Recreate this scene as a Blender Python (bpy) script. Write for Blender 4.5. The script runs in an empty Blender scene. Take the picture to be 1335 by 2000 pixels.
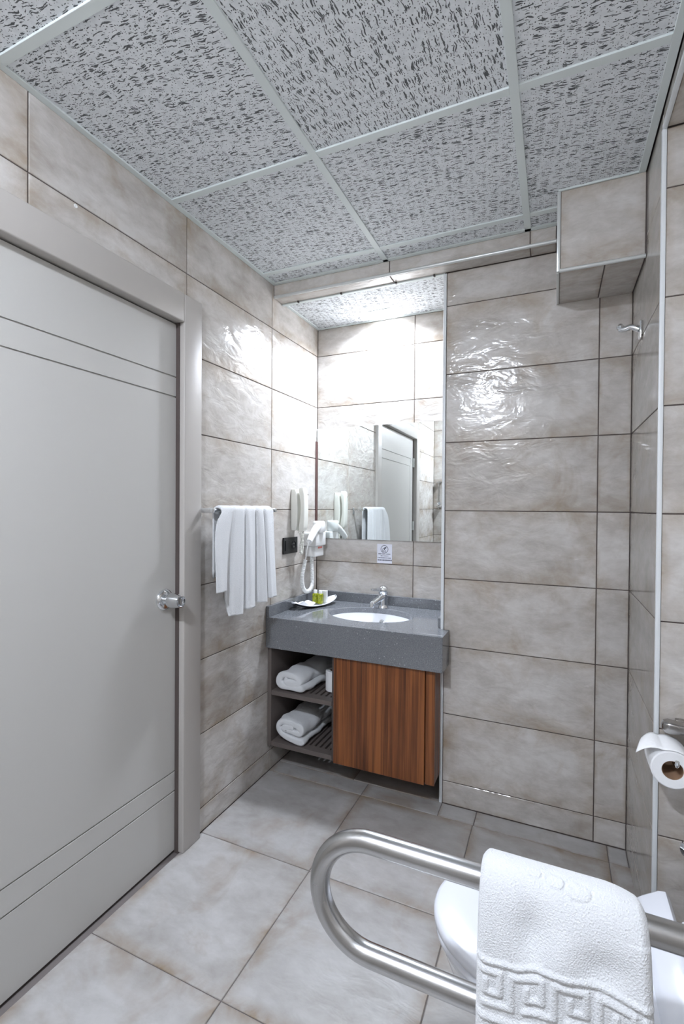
import bpy, bmesh, math, random
from mathutils import Vector, Matrix
random.seed(7)
SC = bpy.context.scene
COL = SC.collection
PI = math.pi

# ------------------------------------------------------------------ camera
yaw, pit, rol = .4194, -.0102, .0072
CAMP = Vector((1.308, -2.1495, 1.3346))
fw = Vector((-math.sin(yaw)*math.cos(pit), math.cos(yaw)*math.cos(pit), math.sin(pit)))
rt = fw.cross(Vector((0, 0, 1))).normalized(); up = rt.cross(fw)
R_ = rt*math.cos(rol)+up*math.sin(rol); U_ = -rt*math.sin(rol)+up*math.cos(rol)
cd = bpy.data.cameras.new('camera'); cam = bpy.data.objects.new('camera', cd); COL.objects.link(cam)
cd.sensor_fit = 'VERTICAL'; cd.sensor_height = 36; cd.lens = 932.34/2000*36; cd.clip_start = .02
m = Matrix((R_, U_, -fw)).transposed().to_4x4(); m.translation = CAMP
cam.matrix_world = m
SC.camera = cam

# ------------------------------------------------------------------ world, lights, exposure
w = bpy.data.worlds.new('world'); SC.world = w; w.use_nodes = True
w.node_tree.nodes['Background'].inputs[0].default_value = (.8, .9, 1, 1)
w.node_tree.nodes['Background'].inputs[1].default_value = .0
NICHE_W = 10.0
GLOBE_L, GLOBE_R, GLOBE_H = 560.0, .068, .041     # emission, radius and drop of the domed lamp behind the viewer
NICHE_P, ROOM_P = (.44, .325, 2.3835), (.72, -2.40, 2.362)
def area(name, p, size, watts, col, spread=PI):
    l = bpy.data.lights.new(name, 'AREA'); l.shape = 'SQUARE'; l.size = size; l.energy = watts; l.color = col; l.spread = spread
    o = bpy.data.objects.new(name, l); COL.objects.link(o); o.location = p
    return o
area('niche_lamp_light', NICHE_P, .11, NICHE_W, (.81, .875, 1.0), math.radians(150))
SC.view_settings.view_transform = 'Standard'; SC.view_settings.look = 'None'
SC.view_settings.gamma = 1; SC.view_settings.use_curve_mapping = False
SC.view_settings.exposure = 1.22
try:
    SC.cycles.use_denoising = True
    SC.cycles.max_bounces = 10; SC.cycles.diffuse_bounces = 6; SC.cycles.glossy_bounces = 6
    SC.cycles.sample_clamp_indirect = 6
except Exception: pass

# ------------------------------------------------------------------ helpers
class MB:
    """collects shapes into one mesh"""
    def __init__(s): s.bm = bmesh.new()
    def _add(s, vs, fs):
        b = [s.bm.verts.new(v) for v in vs]
        for f in fs:
            try: s.bm.faces.new([b[i] for i in f])
            except ValueError: pass
        return b
    def box(s, x0, x1, y0, y1, z0, z1, bev=0, seg=1):
        vs = [(x, y, z) for z in (z0, z1) for y in (y0, y1) for x in (x0, x1)]
        fs = [(0, 2, 3, 1), (4, 5, 7, 6), (0, 1, 5, 4), (2, 6, 7, 3), (0, 4, 6, 2), (1, 3, 7, 5)]
        b = s._add(vs, fs)
        if bev:
            es = list({e for v in b for e in v.link_edges})
            bmesh.ops.bevel(s.bm, geom=es, offset=bev, segments=seg, affect='EDGES', profile=.5)
        return s
    def poly(s, pts, d):
        """prism: polygon pts (3D, planar) extruded by vector d"""
        n = len(pts); d = Vector(d)
        vs = [Vector(p) for p in pts]+[Vector(p)+d for p in pts]
        fs = [tuple(range(n-1, -1, -1)), tuple(range(n, 2*n))]+[(i, (i+1) % n, n+(i+1) % n, n+i) for i in range(n)]
        s._add(vs, fs); return s
    def loft(s, rings, cap0=True, cap1=True, closed=True):
        n = len(rings[0]); vs = [Vector(p) for r in rings for p in r]; fs = []
        for k in range(len(rings)-1):
            for i in range(n if closed else n-1):
                j = (i+1) % n
                fs.append((k*n+i, k*n+j, (k+1)*n+j, (k+1)*n+i))
        if cap0: fs.append(tuple(range(n-1, -1, -1)))
        if cap1: fs.append(tuple(range((len(rings)-1)*n, len(rings)*n)))
        s._add(vs, fs); return s
    def lathe(s, prof, o, ax=(0, 0, 1), n=32, cap0=True, cap1=True):
        """prof: (radius, distance along axis)"""
        ax = Vector(ax).normalized(); a = ax.orthogonal().normalized(); b = ax.cross(a); o = Vector(o)
        rings = [[o+ax*h+(a*math.cos(2*PI*i/n)+b*math.sin(2*PI*i/n))*max(r, 1e-5) for i in range(n)] for r, h in prof]
        return s.loft(rings, cap0, cap1)
    def cyl(s, p0, p1, r, n=24, r1=None):
        p0 = Vector(p0); p1 = Vector(p1); d = p1-p0
        return s.lathe([(r, 0), (r if r1 is None else r1, d.length)], p0, d, n)
    def tube(s, path, r, n=16, cap=True):
        P = [Vector(p) for p in path]; rings = []; a = None
        for i, p in enumerate(P):
            t = (P[min(i+1, len(P)-1)]-P[max(i-1, 0)]).normalized()
            a = t.orthogonal().normalized() if a is None else (a-t*a.dot(t)).normalized()
            b = t.cross(a); rr = r[i] if isinstance(r, (list, tuple)) else r
            rings.append([p+(a*math.cos(2*PI*k/n)+b*math.sin(2*PI*k/n))*rr for k in range(n)])
        return s.loft(rings, cap, cap)
    def grid(s, f, nu, nv):
        vs = [f(i/nu, j/nv) for j in range(nv+1) for i in range(nu+1)]
        fs = [(j*(nu+1)+i, j*(nu+1)+i+1, (j+1)*(nu+1)+i+1, (j+1)*(nu+1)+i) for j in range(nv) for i in range(nu)]
        s._add(vs, fs); return s
    def build(s, name, mat, parent=None, smooth=False, angle=40):
        bmesh.ops.recalc_face_normals(s.bm, faces=s.bm.faces[:])
        me = bpy.data.meshes.new(name); s.bm.to_mesh(me); s.bm.free()
        me.materials.append(mat)
        o = bpy.data.objects.new(name, me); COL.objects.link(o)
        if smooth:
            for p in me.polygons: p.use_smooth = True
            if angle: me.set_sharp_from_angle(angle=math.radians(angle))
        if parent: attach(o, parent)
        return o
def attach(o, parent):
    o.parent = parent
    o.matrix_parent_inverse = parent_world(parent).inverted()
def parent_world(p):
    mw = p.matrix_basis.copy()
    if p.parent: mw = parent_world(p.parent) @ p.matrix_parent_inverse @ mw
    return mw
def tag(o, label, cat, group=None, kind=None):
    if label: o['label'] = label
    if cat: o['category'] = cat
    if group: o['group'] = group
    if kind: o['kind'] = kind
    return o
def thing(name, label, cat, loc, group=None):
    o = bpy.data.objects.new(name, None); COL.objects.link(o); o.location = loc; o.empty_display_size = .05
    return tag(o, label, cat, group)
def struct(o, label=None, cat=None):
    o['kind'] = 'structure'
    if label: o['label'] = label
    if cat: o['category'] = cat
    return o

# ------------------------------------------------------------------ materials
def srgb(r, g, b):
    f = lambda c: (c/255/12.92 if c/255 <= .04045 else ((c/255+.055)/1.055)**2.4)
    return (f(r), f(g), f(b), 1)
class M:
    def __init__(s, name, base=(.5, .5, .5, 1), rough=.5, metal=0, **kw):
        s.m = bpy.data.materials.new(name); s.m.use_nodes = True; s.t = s.m.node_tree
        s.b = s.t.nodes['Principled BSDF']; s.b.inputs['Base Color'].default_value = base
        s.b.inputs['Roughness'].default_value = rough; s.b.inputs['Metallic'].default_value = metal
        for k, v in kw.items(): s.b.inputs[k.replace('_', ' ')].default_value = v
    def n(s, typ, **kw):
        nd = s.t.nodes.new(typ)
        for k, v in kw.items():
            if k.startswith('i_'):
                key = k[2:].replace('_', ' '); nd.inputs[int(key) if key.isdigit() else key].default_value = v
            else: setattr(nd, k, v)
        return nd
    def l(s, a, b): s.t.links.new(a, b); return s
    def math(s, op, a, b=None, clamp=False):
        nd = s.n('ShaderNodeMath', operation=op, use_clamp=clamp)
        for i, v in enumerate((a, b)):
            if v is None: continue
            if isinstance(v, (int, float)): nd.inputs[i].default_value = v
            else: s.l(v, nd.inputs[i])
        return nd.outputs[0]
    def mix(s, f, a, b, mode='MIX'):
        nd = s.n('ShaderNodeMix', data_type='RGBA', blend_type=mode)
        for sock, v in ((nd.inputs[0], f), (nd.inputs[6], a), (nd.inputs[7], b)):
            if isinstance(v, (int, float, tuple)): sock.default_value = v
            else: s.l(v, sock)
        return nd.outputs[2]
    def ramp(s, fac, stops):
        nd = s.n('ShaderNodeValToRGB'); r = nd.color_ramp
        while len(r.elements) < len(stops): r.elements.new(.5)
        for e, (p, c) in zip(r.elements, stops): e.position = p; e.color = c
        s.l(fac, nd.inputs[0]); return nd.outputs[0]
    def noise(s, vec, scale, detail=2, rough=.5, dist=0):
        nd = s.n('ShaderNodeTexNoise'); nd.inputs['Scale'].default_value = scale; nd.inputs['Detail'].default_value = detail
        nd.inputs['Roughness'].default_value = rough; nd.inputs['Distortion'].default_value = dist
        if vec is not None: s.l(vec, nd.inputs['Vector'])
        return nd.outputs['Fac']
    def mapping(s, vec, scale=(1, 1, 1), rot=(0, 0, 0), loc=(0, 0, 0)):
        nd = s.n('ShaderNodeMapping'); nd.inputs['Scale'].default_value = scale; nd.inputs['Rotation'].default_value = rot
        nd.inputs['Location'].default_value = loc; s.l(vec, nd.inputs['Vector']); return nd.outputs[0]
    def bump(s, h, strength=.5, dist=.01):
        nd = s.n('ShaderNodeBump'); nd.inputs['Strength'].default_value = strength; nd.inputs['Distance'].default_value = dist
        s.l(h, nd.inputs['Height']); s.l(nd.outputs[0], s.b.inputs['Normal']); return nd
    def objvec(s, shift=True):
        tc = s.n('ShaderNodeTexCoord')
        if not shift: return tc.outputs['Object']
        oi = s.n('ShaderNodeObjectInfo'); sc = s.n('ShaderNodeVectorMath', operation='SCALE')
        cx = s.n('ShaderNodeCombineXYZ'); s.l(oi.outputs['Random'], cx.inputs[0])
        s.l(s.math('FRACT', s.math('MULTIPLY', oi.outputs['Random'], 17.3)), cx.inputs[1]); s.l(oi.outputs['Random'], cx.inputs[2])
        s.l(cx.outputs[0], sc.inputs[0]); sc.inputs['Scale'].default_value = 37
        ad = s.n('ShaderNodeVectorMath', operation='ADD'); s.l(tc.outputs['Object'], ad.inputs[0]); s.l(sc.outputs[0], ad.inputs[1])
        s.rand = oi.outputs['Random']; return ad.outputs[0]

def stone_tile(name, light, mid, brown, rough, bump_s, scale, edge_w, edge_amt):
    k = M(name, rough=rough)
    v = k.objvec()
    vs = k.mapping(v, (1, 1.7, 1))
    n1 = k.noise(vs, 3.2*scale, 6, .6, .4)
    n2 = k.noise(vs, 14*scale, 5, .65, .3)
    n3 = k.noise(v, 70, 3, .6)
    a = k.math('ADD', k.math('MULTIPLY', n1, .62), k.math('MULTIPLY', n2, .38))
    c = k.ramp(a, [(.36, mid), (.60, light)])
    # brownish wear that belongs to the glaze, along the tile's edges
    g = k.n('ShaderNodeTexCoord'); sp = k.n('ShaderNodeSeparateXYZ'); k.l(g.outputs['Generated'], sp.inputs[0])
    def ed(o): return k.math('SUBTRACT', .5, k.math('ABSOLUTE', k.math('SUBTRACT', o, .5)))
    ex = ed(sp.outputs[0]); ey = ed(sp.outputs[1])
    e = k.math('MINIMUM', k.math('MULTIPLY', ex, edge_w[0]), k.math('MULTIPLY', ey, edge_w[1]))
    e = k.math('SUBTRACT', 1.0, e, True)
    n4 = k.noise(v, 5*scale, 5, .7, .6)
    e = k.math('MULTIPLY', e, k.math('MULTIPLY', k.math('SUBTRACT', n4, .38), 3.2, True), True)
    c = k.mix(k.math('MULTIPLY', e, edge_amt), c, brown)
    n5 = k.noise(v, 4.2*scale, 4, .65, 1.0)
    c = k.mix(k.math('MULTIPLY', k.math('SUBTRACT', n5, .54), 2.3, True), c, brown)
    tone = k.math('ADD', .93, k.math('MULTIPLY', k.rand, .11))
    tc = k.n('ShaderNodeCombineColor'); [k.l(tone, tc.inputs[i]) for i in range(3)]
    c = k.mix(1.0, c, tc.outputs[0], 'MULTIPLY')
    k.l(c, k.b.inputs['Base Color'])
    w1 = k.noise(k.mapping(v, (1, 1.9, 1)), 9, 3, .55, .6)
    w2 = k.noise(v, 32, 2, .5)
    h = k.math('ADD', w1, k.math('ADD', k.math('MULTIPLY', w2, .10), k.math('MULTIPLY', n3, .006)))
    k.bump(h, 1.0, bump_s)
    k.l(k.math('ADD', rough-.05, k.math('MULTIPLY', n2, .12)), k.b.inputs['Roughness'])
    return k.m
T_WALL = stone_tile('glazed_wall_tile', srgb(203, 200, 196), srgb(170, 164, 157), srgb(148, 129, 103), .13, .0044, 1.0, (8, 4), .7)
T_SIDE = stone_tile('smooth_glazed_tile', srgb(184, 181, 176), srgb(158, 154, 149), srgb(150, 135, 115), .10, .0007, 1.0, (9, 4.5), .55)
T_FLOOR = stone_tile('stone_floor_tile', srgb(178, 177, 176), srgb(150, 147, 143), srgb(128, 108, 82), .36, .0018, .8, (11, 11), .95)

def plain(name, c, rough=.5, metal=0, bump=None, **kw):
    k = M(name, c, rough, metal, **kw)
    if bump:
        h = k.noise(k.objvec(False), bump[0], 3, .6); k.bump(h, bump[2] if len(bump) > 2 else .4, bump[1])
    return k.m
GROUT = plain('dark_grout', srgb(82, 73, 70), .9, 0, (200, .001))
GROUT_F = plain('floor_grout', srgb(112, 106, 104), .9, 0, (200, .001))
TRIM = plain('white_edge_trim', srgb(222, 226, 228), .35)
NOSE = plain('satin_metal_trim', srgb(205, 208, 206), .3, .35)
BAR = plain('ceiling_grid_white', srgb(214, 222, 221), .5)
DOOR = plain('painted_door', srgb(186, 185, 181), .38, 0, (9, .0006))
FRAME = plain('painted_door_frame', srgb(178, 174, 169), .4, 0, (9, .0004))
CHROME = plain('chrome', (.82, .84, .86, 1), .07, 1)
DKCHROME = plain('worn_chrome', (.42, .41, .40, 1), .2, 1)
CERAM = plain('white_ceramic', srgb(226, 228, 232), .08)
PLASTIC = plain('white_plastic', srgb(228, 229, 228), .3)
PHONEW = plain('ivory_plastic', srgb(222, 222, 214), .35)
SEATP = plain('toilet_seat_plastic', srgb(224, 227, 234), .22)
BLACK = plain('black_plastic', srgb(20, 22, 25), .25)
DARKIN = plain('dark_laminate', srgb(66, 60, 58), .5)
SHELFM = plain('brown_laminate', srgb(98, 90, 86), .5, 0, (60, .0006))
PAPER = plain('tissue_paper', srgb(238, 239, 240), .9, 0, (90, .002))
CARDB = plain('cardboard_core', srgb(150, 120, 95), .85)
GLASSM = plain('mirror_silver', (.86, .90, .89, 1), .0, 1)
RUST = plain('brown_mirror_edge', srgb(84, 56, 52), .6)
INKM = plain('dark_print', srgb(52, 54, 72), .8)
RED = plain('red_print', srgb(214, 120, 110), .6)

def emis(name, c, s):
    k = M(name, c); k.b.inputs['Emission Color'].default_value = c; k.b.inputs['Emission Strength'].default_value = s; return k.m
LAMP = emis('lamp_diffuser', (1, 1, 1, 1), 14)
GLOBE = emis('globe_glass_lit', (.82, .88, 1, 1), GLOBE_L)

def terry():
    k = M('white_terry_cloth', srgb(220, 222, 224), .95)
    k.b.inputs['Sheen Weight'].default_value = .4
    v = k.objvec(False)
    a = k.noise(v, 330, 3, .7); b = k.noise(v, 60, 4, .6)
    vo = k.n('ShaderNodeTexVoronoi'); vo.inputs['Scale'].default_value = 420; k.l(v, vo.inputs['Vector'])
    h = k.math('ADD', k.math('MULTIPLY', a, .7), k.math('ADD', k.math('MULTIPLY', b, .12), k.math('MULTIPLY', vo.outputs['Distance'], .5)))
    k.bump(h, .8, .0026)
    k.l(k.mix(k.math('MULTIPLY', a, .35), srgb(222, 224, 226), srgb(192, 197, 201)), k.b.inputs['Base Color'])
    return k.m
TERRY = terry()

def steel():
    k = M('brushed_steel', (.56, .55, .54, 1), .26, 1)
    v = k.mapping(k.objvec(False), (2, 60, 60)); n = k.noise(v, 3, 2, .5)
    k.l(k.math('ADD', .2, k.math('MULTIPLY', n, .1)), k.b.inputs['Roughness'])
    n2 = k.noise(k.objvec(False), 6, 2, .5)
    k.l(k.ramp(n2, [(.35, (.50, .50, .50, 1)), (.65, (.60, .61, .62, 1))]), k.b.inputs['Base Color'])
    return k.m
STEEL = steel()

def quartz():
    k = M('grey_quartz', srgb(98, 101, 106), .10, 0, Specular_IOR_Level=.95)
    v = k.objvec(False)
    n = k.noise(v, 420, 2, .7)
    c = k.ramp(n, [(.35, srgb(92, 95, 99)), (.55, srgb(116, 119, 123)), (.72, srgb(146, 149, 152))])
    vo = k.n('ShaderNodeTexVoronoi'); vo.inputs['Scale'].default_value = 85; k.l(v, vo.inputs['Vector'])
    sepc = k.n('ShaderNodeSeparateColor'); k.l(vo.outputs['Color'], sepc.inputs[0])
    spot = k.math('MULTIPLY', k.math('LESS_THAN', vo.outputs['Distance'], .17), k.math('GREATER_THAN', sepc.outputs[0], .86))
    c = k.mix(k.math('MULTIPLY', spot, .55), c, srgb(205, 208, 210))
    k.l(c, k.b.inputs['Base Color']); return k.m
QUARTZ = quartz()

def walnut(name, axis_scale):
    k = M(name, rough=.38)
    v = k.objvec(False)
    vv = k.mapping(v, axis_scale)
    n0 = k.noise(k.mapping(v, tuple(a*.35 if a > 2 else a*2 for a in axis_scale)), 1.2, 3, .5)
    n1 = k.noise(vv, 1.0, 5, .62, .7)
    n2 = k.noise(vv, 4.5, 4, .7, .2)
    a = k.math('ADD', k.math('MULTIPLY', n1, .55), k.math('ADD', k.math('MULTIPLY', n2, .35), k.math('MULTIPLY', n0, .2)))
    c = k.ramp(a, [(.42, srgb(60, 30, 13)), (.50, srgb(93, 50, 22)), (.55, srgb(110, 62, 30)), (.63, srgb(142, 86, 44))])
    k.l(c, k.b.inputs['Base Color']); k.bump(n2, .15, .0006); return k.m
WALNUT = walnut('walnut_veneer', (36, 36, .5))

def ceiling_tile(name, rot):
    k = M(name, rough=.9)
    v = k.objvec()
    rn = k.n('ShaderNodeTexNoise'); rn.inputs['Scale'].default_value = 38; rn.inputs['Detail'].default_value = 2; k.l(v, rn.inputs['Vector'])
    sub = k.n('ShaderNodeVectorMath', operation='SUBTRACT'); k.l(rn.outputs['Color'], sub.inputs[0]); sub.inputs[1].default_value = (.5, .5, .5)
    sc = k.n('ShaderNodeVectorMath', operation='SCALE'); k.l(sub.outputs[0], sc.inputs[0]); sc.inputs['Scale'].default_value = .018
    ad = k.n('ShaderNodeVectorMath', operation='ADD'); k.l(v, ad.inputs[0]); k.l(sc.outputs[0], ad.inputs[1])
    vr = k.mapping(ad.outputs[0], (1, 1, 1), (0, 0, rot))
    def vor(vec, scale_vec, thr, pick, seed):
        mv = k.mapping(vec, scale_vec, (0, 0, 0), (seed, seed*2, 0))
        vo = k.n('ShaderNodeTexVoronoi', voronoi_dimensions='2D'); vo.inputs['Scale'].default_value = 1; k.l(mv, vo.inputs['Vector'])
        s = k.n('ShaderNodeSeparateColor'); k.l(vo.outputs['Color'], s.inputs[0])
        t = k.math('MULTIPLY', k.math('GREATER_THAN', s.outputs[0], pick), k.math('MULTIPLY', thr, k.math('ADD', .45, s.outputs[1])))
        d = k.math('DIVIDE', k.math('SUBTRACT', t, vo.outputs['Distance']), thr*.25)
        return k.math('ADD', d, 0, True)
    f1 = vor(vr, (27, 245, 1), .34, .70, 1.3)
    f1b = vor(vr, (52, 230, 1), .32, .68, 9.1)
    f2 = vor(v, (150, 150, 1), .19, .45, 4.2)
    f = k.math('MAXIMUM', k.math('MAXIMUM', f1, f1b), f2)
    n = k.noise(v, 60, 3, .6)
    base = k.ramp(n, [(.3, srgb(212, 217, 220)), (.7, srgb(230, 234, 237))])
    k.l(k.mix(k.math("MULTIPLY", f, .88), base, srgb(34, 38, 42)), k.b.inputs['Base Color'])
    k.bump(k.math('SUBTRACT', k.math('MULTIPLY', n, .15), f), .5, .002)
    return k.m
CT_X = ceiling_tile('mineral_tile_across', 0.12)
CT_Y = ceiling_tile('mineral_tile_along', PI/2-.1)

# ------------------------------------------------------------------ tiled surfaces
TILE_CACHE = {}
def tile_mesh(wd, ht, t, bev, mat):
    key = (round(wd, 4), round(ht, 4), t, mat.name)
    if key in TILE_CACHE: return TILE_CACHE[key]
    a, b = wd/2, ht/2
    rings = [[(-a, -b), (a, -b), (a, b), (-a, b)]]*2+[[(-a+bev, -b+bev), (a-bev, -b+bev), (a-bev, b-bev), (-a+bev, b-bev)]]
    zs = [-t, -bev*.8, 0]
    vs = [(x, y, z) for r, z in zip(rings, zs) for x, y in r]
    fs = [(3, 2, 1, 0), (8, 9, 10, 11)]
    for k in (0, 4):
        fs += [(k+i, k+(i+1) % 4, k+4+(i+1) % 4, k+4+i) for i in range(4)]
    me = bpy.data.meshes.new('tile'); me.from_pydata(vs, [], fs); me.materials.append(mat); me.update()
    TILE_CACHE[key] = me
    return me
def lay(parent, O, u, v, n, us, vs, mat, joint=.0036, t=.0085, bev=.0016, skip=None, name='tile'):
    """tiles between the joint lines us and vs of a plane"""
    O, u, v, n = map(Vector, (O, u, v, n))
    for i in range(len(us)-1):
        for j in range(len(vs)-1):
            u0, u1, v0, v1 = us[i], us[i+1], vs[j], vs[j+1]
            if skip:
                r = skip(u0, u1, v0, v1)
                if r is None: continue
                u0, u1, v0, v1 = r
            wd, ht = u1-u0-joint, v1-v0-joint
            if wd < .008 or ht < .008: continue
            o = bpy.data.objects.new(name, tile_mesh(wd, ht, t, bev, mat)); COL.objects.link(o)
            mm = Matrix((u, v, n)).transposed().to_4x4()
            mm.translation = O+u*(u0+u1)/2+v*(v0+v1)/2+n*random.uniform(-.0003, .0003)
            o.matrix_basis = mm; o.parent = parent
H = .3048
ZC = 2.452
def rows(z0, top, bottom=0):
    r = [bottom]+[z0+k*H for k in range(-1, 10) if bottom+.03 < z0+k*H < top-.012]+[top]
    return r
XN, XR, DN, YP, YB, XW = .8476, 1.575, .4124, -.55, -2.63, 1.75
HB = 2.386      # underside of the beam above the basin alcove

# floor
fl = MB().box(-.12, XW+.1, YB-.1, DN+.1, -.12, -.003).build('floor', GROUT_F); struct(fl)
lay(fl, (0, 0, 0), (1, 0, 0), (0, 1, 0), (0, 0, 1), [.0, .5000, 1.0055, 1.509, XW], [YB, -2.13, -1.621, -1.114, -.607, -.0985], T_FLOOR, .0032, skip=lambda a, b, c, d: (a, b, c, d))
lay(fl, (0, 0, 0), (1, 0, 0), (0, 1, 0), (0, 0, 1), [.0, .5000, .8560, 1.009, 1.509, 1.575], [-.0985, .0], T_FLOOR, .0032)
lay(fl, (0, 0, 0), (1, 0, 0), (0, 1, 0), (0, 0, 1), [.0, .42, XN], [.0, DN], T_FLOOR, .0032)

# left wall with the door opening  (tile face on X=0)
OY0, OY1, OZ = -1.812, -.738, 2.043
wl = MB().box(-.12, -.003, OY1, DN+.1, -.02, 2.56).box(-.12, -.003, YB-.1, OY0, -.02, 2.56).box(-.12, -.003, OY0, OY1, OZ, 2.56)
wl = wl.build('wall_left', GROUT); struct(wl)
ya = -.0932
def skl(u0, u1, v0, v1):
    # u = -Y
    if v0 < OZ and u1 > .74 and u0 < 1.81:
        if v1 > OZ+.02 and u0 < 1.90: return (u0, u1, max(v0, OZ+.004), v1)
        if v1 <= OZ+.02: return None
    return (u0, u1, v0, v1)
lay(wl, (0, 0, 0), (0, -1, 0), (0, 0, 1), (1, 0, 0), [-ya, -ya+.6088, -ya+1.2176, -ya+1.8264, -YB], rows(.0994, ZC), T_WALL, skip=skl)
lay(wl, (0, 0, 0), (0, -1, 0), (0, 0, 1), (1, 0, 0), [-DN, -ya], rows(.0994, ZC), T_WALL)

# alcove back wall, alcove right side (hidden behind the main wall), main back wall
wn = MB().box(-.1, XN+.06, DN+.003, DN+.12, -.02, 2.56).build('wall_alcove_back', GROUT); struct(wn)
lay(wn, (0, DN, 0), (1, 0, 0), (0, 0, 1), (0, -1, 0), [0, .5967, XN], rows(.0994, 2.392), T_WALL)
wb = MB().box(XN+.003, XR+.3, .003, DN+.12, -.02, 2.56).build('wall_back', GROUT); struct(wb)
lay(wb, (0, 0, 0), (1, 0, 0), (0, 0, 1), (0, -1, 0), [XN+.008, 1.4617, XR], rows(.1029, HB), T_WALL)
lay(wb, (XN, 0, 0), (0, 1, 0), (0, 0, 1), (-1, 0, 0), [.008, DN], rows(.0994, 2.392), T_WALL)
# pilaster: right side wall X=XR and its front at YP
wp = MB().box(XR+.003, XW+.1, YP+.003, .01, -.02, 2.56).build('wall_pilaster', GROUT); struct(wp)
lay(wp, (XR, 0, 0), (0, -1, 0), (0, 0, 1), (-1, 0, 0), [0, -YP-.008], rows(.1029, ZC), T_SIDE)
lay(wp, (0, YP, 0), (1, 0, 0), (0, 0, 1), (0, -1, 0), [XR+.008, XW+.02], rows(.1029, 2.405), T_WALL)
# toilet wall, rear wall
wr = MB().box(XW+.003, XW+.12, YB-.1, YP+.01, -.02, 2.56).build('wall_right', GROUT); struct(wr)
lay(wr, (XW, 0, 0), (0, -1, 0), (0, 0, 1), (-1, 0, 0), [-YP, -YP+.6088, -YP+1.2176, -YP+1.8264, -YB], rows(.1029, 2.405), T_WALL)
wf = MB().box(-.12, XW+.1, YB-.12, YB-.003, -.02, 2.56).build('wall_front', GROUT); struct(wf)
lay(wf, (0, YB, 0), (1, 0, 0), (0, 0, 1), (0, 1, 0), [0, .55, 1.16, XW], rows(.1029, ZC), T_WALL)
# soffit along the toilet wall
ws = MB().box(XR+.003, XW+.01, YB, YP, 2.408, 2.56).build('wall_soffit', GROUT); struct(ws)
lay(ws, (XR, 0, 0), (0, -1, 0), (0, 0, 1), (-1, 0, 0), [-YP, -YP+.6088, -YP+1.2176, -YP+1.8264, -YB], [2.408, ZC+.006], T_WALL)
lay(ws, (0, 0, 2.405), (1, 0, 0), (0, -1, 0), (0, 0, -1), [XR+.008, XW], [-YP, -YP+.6088, -YP+1.2176, -YP+1.8264, -YB], T_WALL)
# beam above the alcove
wh = MB().box(0, 1.30, -.0775, .01, HB+.003, 2.56).build('wall_header', GROUT); struct(wh)
lay(wh, (0, -.0805, 0), (1, 0, 0), (0, 0, 1), (0, -1, 0), [0, .612, 1.205, 1.302], [HB+.006, ZC+.006], T_WALL)
lay(wh, (0, 0, HB), (1, 0, 0), (0, -1, 0), (0, 0, -1), [0, .612, 1.205, 1.302], [.002, .073], T_WALL)
# boxed duct in the corner
BX, BY, BZ = 1.307, -.295, 2.170
wd_ = MB().box(BX+.003, XR, BY+.003, .0, BZ+.003, 2.56).build('wall_duct_box', GROUT); struct(wd_)
lay(wd_, (0, BY, 0), (1, 0, 0), (0, 0, 1), (0, -1, 0), [BX+.008, XR-.002], [BZ+.008, ZC], T_WALL)
lay(wd_, (BX, 0, 0), (0, -1, 0), (0, 0, 1), (-1, 0, 0), [.0, -BY-.006], [BZ+.006, ZC], T_WALL)
lay(wd_, (0, 0, BZ), (1, 0, 0), (0, -1, 0), (0, 0, -1), [BX+.006, 1.455, XR-.002], [.0, -BY-.008], T_WALL)

# ceiling: slab above, lay-in tiles, grid bars
ce = MB().box(-.1, XW+.1, YB-.1, DN+.1, 2.56, 2.62).build('ceiling', BAR); struct(ce)
gx = [0, .597, 1.197, 1.569]
gy = [2.594, 1.994, 1.394, .7938, .1938, .083]
gy = [-g for g in gy]
gy = [YB]+gy
for i in range(3):
    for j in range(len(gy)-1):
        x0, x1, y0, y1 = gx[i], gx[i+1], gy[j], gy[j+1]
        if y1-y0 < .04: continue
        mat = CT_Y if (i == 1 and j == 3) else CT_X
        if i == 2 and y0 > -.4:
            x1 = BX
        parts = [(x0, x1, y0, y1)]
        if i == 2 and y0 < -.3 < y1: parts = [(x0, x1, y0, BY), (x0, BX, BY, y1)]
        for q in parts:
            if q[1]-q[0] < .03: continue
            lay(ce, (0, 0, ZC+.002), (1, 0, 0), (0, -1, 0), (0, 0, -1), [q[0], q[1]], [-q[3], -q[2]], mat, .004, .014, .001, name='ceiling_tile')
def bar(x0, x1, y0, y1, z0=ZC-.0035, z1=ZC+.012, name='grid_bar'):
    MB().box(x0, x1, y0, y1, z0, z1, .0008).build(name, BAR, ce)
B2 = .0125
for x in gx[1:3]: bar(x-B2, x+B2, YB+.02, -.084)
for y in gy[1:-1]:
    for a, b in zip(gx[:-1], gx[1:]):
        if y > -.3 and a > 1: b = BX
        bar(a+(B2 if a > 0 else .0212), b-(B2 if b < 1.25 else (.0 if b == BX else .0202)), y-B2, y+B2)
bar(0.0, .021, YB, -.081, name='wall_angle'); bar(1.549, 1.570, YB, BY, name='wall_angle')
bar(.021, BX, -.103, -.082, name='wall_angle'); bar(.021, 1.549, YB, YB+.021, name='wall_angle')
bar(BX, 1.549, BY-.008, BY-.001, name='wall_angle')
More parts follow.
